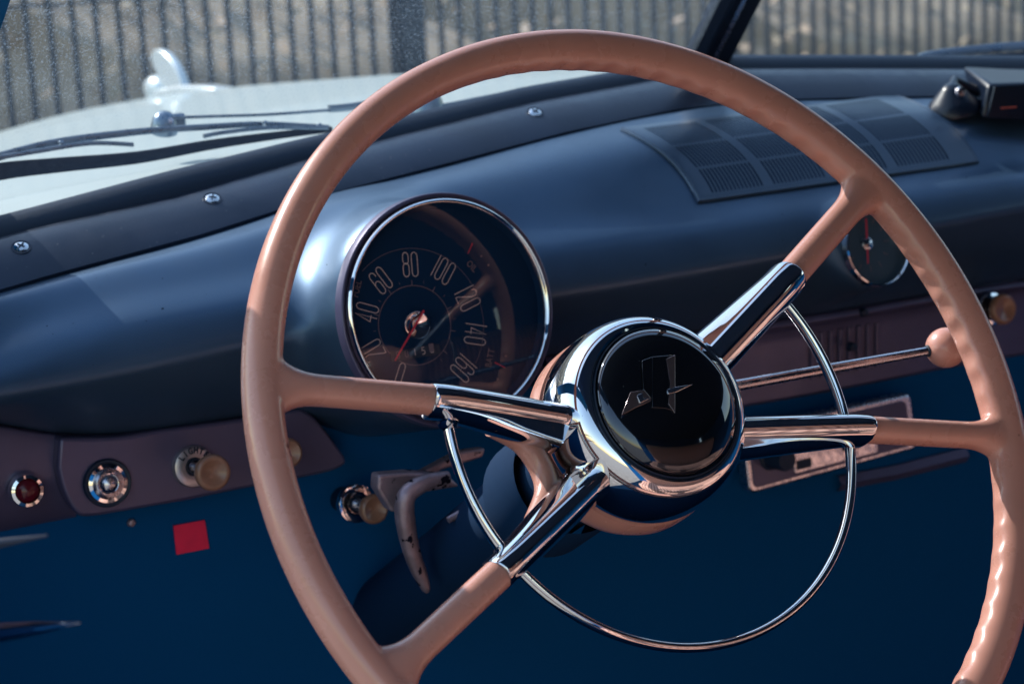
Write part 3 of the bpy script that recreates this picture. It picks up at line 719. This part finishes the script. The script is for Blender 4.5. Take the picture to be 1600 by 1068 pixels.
knob('light_switch', (302, 728), (329, 748), .0115, 'ivory pull knob in a chrome ring lettered LIGHTS', True, True)
knob('pull_knob', (428, 702), (447, 715), .0100, 'ivory pull knob half hidden behind the left side of the rim', False)
knob('pull_knob', (556, 786), (584, 797), .0100, 'amber pull knob with bright collar below the left spoke', True)
knob('pull_knob', (1548, 482), (1568, 497), .0125, 'peach knob at the far right past the rim', True)
# ignition / starter button
t = empty('ignition_switch', 'round chrome ignition switch set in the mauve panel', 'switch')
B_ = at(167, 754, Y=.338)
MB().lathe([(.0150, -.001), (.0152, .0014), (.0145, .0024), (.0128, .0020)], B_, KN, 48).build('outer_ring', M['rubber'], t)
MB().lathe([(.0128, .0012), (.0122, .0030), (.0100, .0034), (.0075, .0010), (.0060, .0008)], B_, KN, 48).build('bezel', M['chrome_clean'], t)
MB().lathe([(.0064, 0), (.0064, .0045), (.0050, .0070), (.0030, .0082), (.0001, .0086)], B_, KN, 32).build('button', M['chrome_dull'], t)
t = empty('warning_lamp', 'small dark red warning lamp in a chrome collar at the far left', 'lamp')
B_ = at(40, 765, Y=.348)
MB().lathe([(.0108, -.001), (.0108, .003), (.0098, .0055), (.0078, .006), (.0075, .003)], B_, KN, 40).build('collar', M['chrome_clean'], t)
ML = mat('dark_red_lens', (.12, .008, .02), .2)
MB().lathe([(.0078, .003), (.006, .0060), (.003, .0072), (.0001, .0076)], B_, KN, 32).build('lens', ML, t)
# red sticker on the shade-coloured sheet below the panel
t = pressed('sticker', [(271, 821), (320, 812), (327, 856), (276, 866)], .3612, .0012, M['sticker'], None, 0)
tag(t, 'plain red square sticker on the dark area below the light switch', 'sticker')
p_, q_ = at(-80, 800, Y=.3367), at(420, 800, Y=.3367)
MB().box((.36, .3650, .62), (1.56, .004, .52)).build('underdash_shade_sheet', M['under'], dash, smooth=False)  # added sheet in the colour of the underdash shade, carries the sticker
MB().lathe([(.0001, .003), (.002, .0025), (.003, 0)], at(205, 816, Y=.3625), KN, 12).build('panel_screw', M['cast'], dash)
# chrome strips at lower left (door sill / kick panel)
t = empty('door_trim', 'scratched chrome trim strip at the lower left edge', 'trim')
q = [at(px, py, X=-.36) for px, py in ((-60, 996), (0, 988), (60, 981), (126, 972))]
MB().tube(q, [.0055, .0045, .0028, .0003], 12).build('strip', M['chrome'], t)
t = empty('kick_ledge', 'dull metal ledge just above the trim strip at left', 'ledge')
q = [at(px, py, X=-.36) for px, py in ((-60, 857), (0, 848), (75, 836))]
MB().tube(q, [.003, .002, .0004], 8).build('edge', M['black'], t)

# ---- casting and lever under the dash beside the column
t = empty('handbrake_lever', 'worn cast metal curved lever hanging below the speedometer', 'lever')
q = crv([(700, 745), (668, 752), (640, 768), (632, 790), (636, 830), (646, 870), (660, 905), (668, 925)], 5)
MB().tube([at(px, py, Y=.22) for px, py in q], [interp(i, [(0, .004), (8, .0058), (18, .0062), (28, .0048), (33, .0028), (35, .001)]) for i in range(len(q))], 16).build('handle', M['cast'], t)
o = pressed('bracket', [(592, 742), (640, 738), (700, 742), (720, 760), (660, 770), (628, 800), (612, 800), (590, 765)], .235, .012, M['cast'], t, .002)
o = pressed('bracket', [(655, 740), (720, 705), (760, 700), (755, 715), (690, 735), (665, 752)], .26, .008, M['cast'], t, .002)
t = empty('wiring_clip', 'small brass coloured clips in the shadow behind the spokes', 'clip')
for a in ([(790, 745), (802, 732), (812, 726)], [(700, 812), (730, 795)], [(830, 715), (835, 700)]):
    MB().tube([at(px, py, Y=.2) for px, py in a], .0022, 8).build('clip', M['cast'], t)

# ---- camera / radar box with suction foot at the right of the dash top
t = empty('dash_device', 'black plastic dashboard device with dark screen on a suction mount at the far right', 'device')
D0 = at(1570, 160, Y=.36)
fx = at(1516, 150, Y=.34)
def quadbox(name, front, back, m_, parent, bev):
    return MB().add(front+back, [(0, 1, 2, 3), (7, 6, 5, 4), (0, 4, 5, 1), (1, 5, 6, 2), (2, 6, 7, 3), (3, 7, 4, 0)]).build(name, m_, parent, bevel=bev)
YD = .355
Fr = [at(1533, 186, Y=YD), at(1640, 193, Y=YD-.012), at(1650, 127, Y=YD-.012), at(1546, 132, Y=YD)]
Bk = [at(1518, 158, Y=YD+.055), at(1622, 160, Y=YD+.05), at(1620, 110, Y=YD+.05), at(1503, 103, Y=YD+.055)]
bx = quadbox('housing', Fr, Bk, M['black'], t, .0035)
e = Vector((0, -.0022, 0))
cF = sum(Fr, Vector())/4
sc = [cF+(p-cF)*.88+e for p in Fr]; quadbox('screen', sc, [p+Vector((0, .002, 0)) for p in sc], M['screen'], bx, 0)
MR = mat('dim_red_marks', (.45, .09, .07), .5)
a0, a1 = at(1562, 168.5, Y=YD-.0085), at(1586, 167.5, Y=YD-.0125)
MB().box((a0+a1)/2+Vector((0, -.0015, 0)), ((a1-a0).length, .0006, .0011), Matrix.Rotation(math.atan2((a1-a0).y, (a1-a0).x), 3, 'Z')).build('indicator_mark', MR, bx, smooth=False)
Sf = hit(1490, 172, 0)
SN = Vector((-.25, -.15, 1)).normalized()
MB().lathe([(.022, .0005), (.0215, .004), (.016, .010), (.008, .019), (.005, .022), (.0001, .0225)], Sf, SN, 40).build('suction_foot', M['black'], t)
MB().tube([Sf+SN*.018, Sf+SN*.024+Vector((.012, .01, 0)), (Fr[3]+Bk[0])/2], .0045, 12).build('arm', M['black'], t)
MB().lathe([(.0001, .0035), (.0035, .003), (.0042, 0)], at(1500, 144, Y=.365), (-.3, -1, .2), 16).build('pivot_screw', M['chrome_dull'], t)

# ================================================================== STEERING WHEEL
WC = Vector((0, 0, .95)); WN = Vector((0, -.854008, .520261)).normalized(); WX = Vector((1, 0, 0)); WY = WN.cross(WX)
wheel = empty('steering_wheel', 'peach plastic four spoke steering wheel with chrome hub and half horn ring', 'steering wheel')
def wp_(a, b_, h): return WC+WX*a+WY*b_+WN*h
def wpol(r_, ang, h=0): return wp_(r_*math.cos(R(ang)), r_*math.sin(R(ang)), h)
rim = MB(); P = []; NSEG = 560
for k in range(NSEG):
    a = 360*k/NSEG; aa = (a+180) % 360-180
    gfac = max(0, min(1, (108-aa)/25))*max(0, min(1, (aa+78)/14))   # finger grips from the top round to the lower right
    wave = gfac*(.5+.5*math.cos(2*math.pi*aa/4.35))**.7
    for sa in (31, -13.5): wave *= 1-math.exp(-((aa-sa)/6)**2)
    ro = .0094; ri = .0098+.0036*gfac; row = []
    for j in range(28):
        t = 2*math.pi*j/28; c, s_ = math.cos(t), math.sin(t)
        rad = (ro if c > 0 else ri)*c
        inner = max(0, -c)**9
        if c < 0: rad += wave*.0014*inner
        hh = .0108*s_*(abs(s_)**-.12 if abs(s_) > .02 else 1)
        row.append(wpol(.215+rad+(.0012*gfac), a, hh))
    P.append(row)
rim.grid(P, closeu=True, closev=True)
SP = {'left': (165.7, .0074), 'right': (-13.2, .0072), 'upper': (31.2, .0086), 'lower': (-153.6, .0078)}
for k_, (ang, hw) in SP.items():
    P = []; ds = wpol(1, ang)-WC; du = WN.cross(ds).normalized()
    for r_ in [.120+.0022*i for i in range(44)]:
        if r_ > .2145: break
        fl_ = max(0, (r_-.183)/.0315)**3*.018; sq = hw+fl_; th = .0086+max(0, (r_-.19)/.025)**2*.0012; h = interp(r_, [(.12, -.001), (.215, 0)])
        P.append([WC+ds*r_+WN*h+du*(sq*math.copysign(abs(math.cos(t))**.85, math.cos(t)))+WN*(th*math.copysign(abs(math.sin(t))**.9, math.sin(t))) for t in [2*math.pi*j/24 for j in range(24)]])
    o_ = len(rim.v); rim.grid(P, closev=True); nP = len(P)*24
    rim.f += [tuple(range(o_+23, o_-1, -1)), tuple(range(o_+nP-24, o_+nP))]; rim.mi += [0, 0]
ro_ = rim.build('rim', M['peach'], wheel, auto=False)
d = ro_.modifiers.new('r', 'REMESH'); d.mode = 'VOXEL'; d.voxel_size = .00115; d.use_smooth_shade = True
d = ro_.modifiers.new('sm', 'SMOOTH'); d.factor = .5; d.iterations = 9
# chrome sleeves over the inner halves of the spokes
for k_, (ang, hw) in SP.items():
    ds = wpol(1, ang)-WC; du = WN.cross(ds).normalized(); P = []
    rend = {'left': .1305, 'right': .1225, 'upper': .1255, 'lower': .1335}[k_]-.1305
    lowside = {'left': 1, 'right': -1, 'upper': 1, 'lower': -1}[k_]
    st_ = [.1305, .1302, .1290, .127]+[.122-.0055*i for i in range(15)]
    for i, r_ in enumerate(st_):
        tt = max(0, (.122-r_)/.08); r_ += rend*(1-tt)
        e = (.93, .985, 1.02, 1.03)[i] if i < 4 else 1.03
        w = (hw+.0006)*e*(1.12 if k_ == 'upper' else 1); hh = -.0165*tt**1.1
        wl = w*(1+.10*tt); wr = w*(1+.10*tt); dp_ = .010*e+.012*tt
        if lowside > 0: wl *= 1+.55*tt
        else: wr *= 1+.55*tt
        # section: rounded ridge on top, sloping shoulders, deep skirt
        sec = [(-wr, -dp_), (-wr*1.02, -.003), (-w*.92, .0035*e), (-w*.62, .0078*e), (-w*.30, .0100*e), (0, .0107*e), (w*.30, .0100*e), (w*.62, .0078*e), (w*.92, .0035*e), (wl*1.02, -.003), (wl, -dp_), (wl*.4, -dp_-.003), (-wr*.4, -dp_-.003)]
        P.append([WC+ds*r_+du*a+WN*(hh+b_) for a, b_ in sec])
    o = MB(); o.grid(P, closev=True); nn = len(P[0]); o.f += [tuple(range(nn-1, -1, -1)), tuple(range((len(P)-1)*nn, len(P)*nn))]; o.mi += [0, 0]
    o.build('spoke_sleeve', M['chrome'], wheel, sub=2)
# peach webs behind the paired spokes (visible between the two left sleeves)
q = crv([tuple(wpol(.088, 167, -.022)), tuple(wpol(.070, 172, -.028)), tuple(wpol(.062, 185, -.031)), tuple(wpol(.068, 197, -.028)), tuple(wpol(.088, 204, -.022))], 8)
MB().tube(q, .0068, 16).build('spoke_web', M['peach'], wheel)
# hub
HC = wp_(0, .007, 0)
MB().lathe([(.030, -.075), (.045, -.066), (.0525, -.056), (.0550, -.048), (.0550, -.040), (.0540, -.0355), (.050, -.034)], HC, WN, 96).build('hub_collar', M['peach'], wheel)
MB().lathe([(.0500, -.036), (.0524, -.0355), (.0538, -.033), (.0542, -.028), (.0541, -.020), (.0533, -.0125), (.0516, -.0055), (.0490, .0000), (.0458, .0036), (.0432, .0048), (.0420, .0044), (.0412, .0030)], HC, WN, 128).build('hub_bowl', M['chrome'], wheel)
MB().lathe([(.0412, .0020), (.0414, .0048), (.0409, .0055), (.0404, .0052), (.0401, .0040)], HC, WN, 128).build('cap_ring', M['rubber'], wheel)
pr = [(.0401*math.cos(R(a)), .0045+.0132*math.sin(R(a))) for a in range(0, 91, 6)]
cp_ = MB().lathe([(max(a, .0001), b_) for a, b_ in pr], HC, WN, 128).build('horn_cap', M['cap'], wheel)
# relief emblem under the glossy cap: a tall bar, a slanted wing and a small bright spear
ME = mat('emblem_dark_relief', (.22, .18, .20), .12, .7, .4)
CTOP = HC+WN*.0168
def cpx(px, py, h=0): return on_plane(px, py, CTOP+WN*h, WN)
def emb(pts, h0, h1, m_, name):
    lo = [cpx(*p, h0) for p in pts]; hi = [cpx(*p, h1) for p in pts]; k = len(pts)
    MB().add(hi+lo, [tuple(range(k)), tuple(range(2*k-1, k-1, -1))]+[(i, i+k, (i+1) % k+k, (i+1) % k) for i in range(k)]).build(name, m_, cp_, bevel=.0004)
emb([(1003, 563), (1019, 557), (1019, 624), (1005, 608)], -.003, .0006, M['cap'], 'emblem_bar')
emb([(1019, 557), (1055, 554), (1055, 642), (1041, 638), (1019, 636)], -.003, .0009, M['cap'], 'emblem_bar')
emb([(1041, 560), (1055, 554), (1055, 646), (1044, 630), (1047, 600)], -.002, .0015, ME, 'emblem_edge')
emb([(971, 648), (985, 612), (1018, 607), (1018, 626), (995, 636)], -.004, .0002, ME, 'emblem_wing')
emb([(995, 617), (1004, 613), (1006, 622), (1016, 622), (1000, 630)], -.003, .0008, M['chrome_clean'], 'emblem_wing')
emb([(1042, 608), (1056, 604), (1083, 600), (1058, 612), (1044, 616)], -.002, .0016, M['chrome_clean'], 'emblem_spear')
# horn ring
P = []
sec = [(-.0030, -.0012), (-.0012, .0026), (.0008, .0029), (.0031, -.0008), (.0018, -.0056), (-.0015, -.0056)]
for k in range(181):
    a = 166+(391-166)*k/180; P.append([wpol(.1172+x, a, -.0095+y) for x, y in sec])
hr = MB().grid(P, closev=True).build('horn_ring', M['chrome'], wheel, sub=1)
for a in (169, 204, 348, 28):
    p = wpol(.1172, a, -.008); MB().lathe([(.0001, .005), (.0035, .004), (.005, .0), (.005, -.005)], p, WN, 16).build('ring_joint', M['chrome'], hr)
# steering column
col = empty('steering_column', 'dark steering column tube running forward from the wheel hub', 'column')
MB().lathe([(.030, -.075), (.032, -.10), (.028, -.11), (.026, -.30), (.026, -.62)], HC, WN, 40).build('tube', M['column'], col)
MB().lathe([(.034, -.115), (.036, -.12), (.036, -.155), (.033, -.16)], HC, WN, 40).build('shift_collar', M['column'], col)
# shift lever
lv = empty('shift_lever', 'chrome column shift lever ending in a round peach ball knob', 'lever')
b1 = on_plane(1478, 543, WC+WN*-.055, WN); b2 = on_plane(1150, 602, WC+WN*-.085, WN); dv = (b1-b2).normalized()
MB().tube([b2-dv*.06, b2, b2.lerp(b1, .5), b1-dv*.008], [.0040, .0034, .0030, .0026], 16).build('rod', M['chrome_dull'], lv)
BR = .0122
MB().lathe([(max(.0001, BR*math.sin(R(a))), -BR*math.cos(R(a))) for a in range(0, 181, 9)], b1, -dv, 40).build('ball_knob', M['peach'], lv)
MB().lathe([(.0030, -.013), (.0036, -.0125), (.0036, -.011)], b1, dv, 16).build('ferrule', M['rubber'], lv)
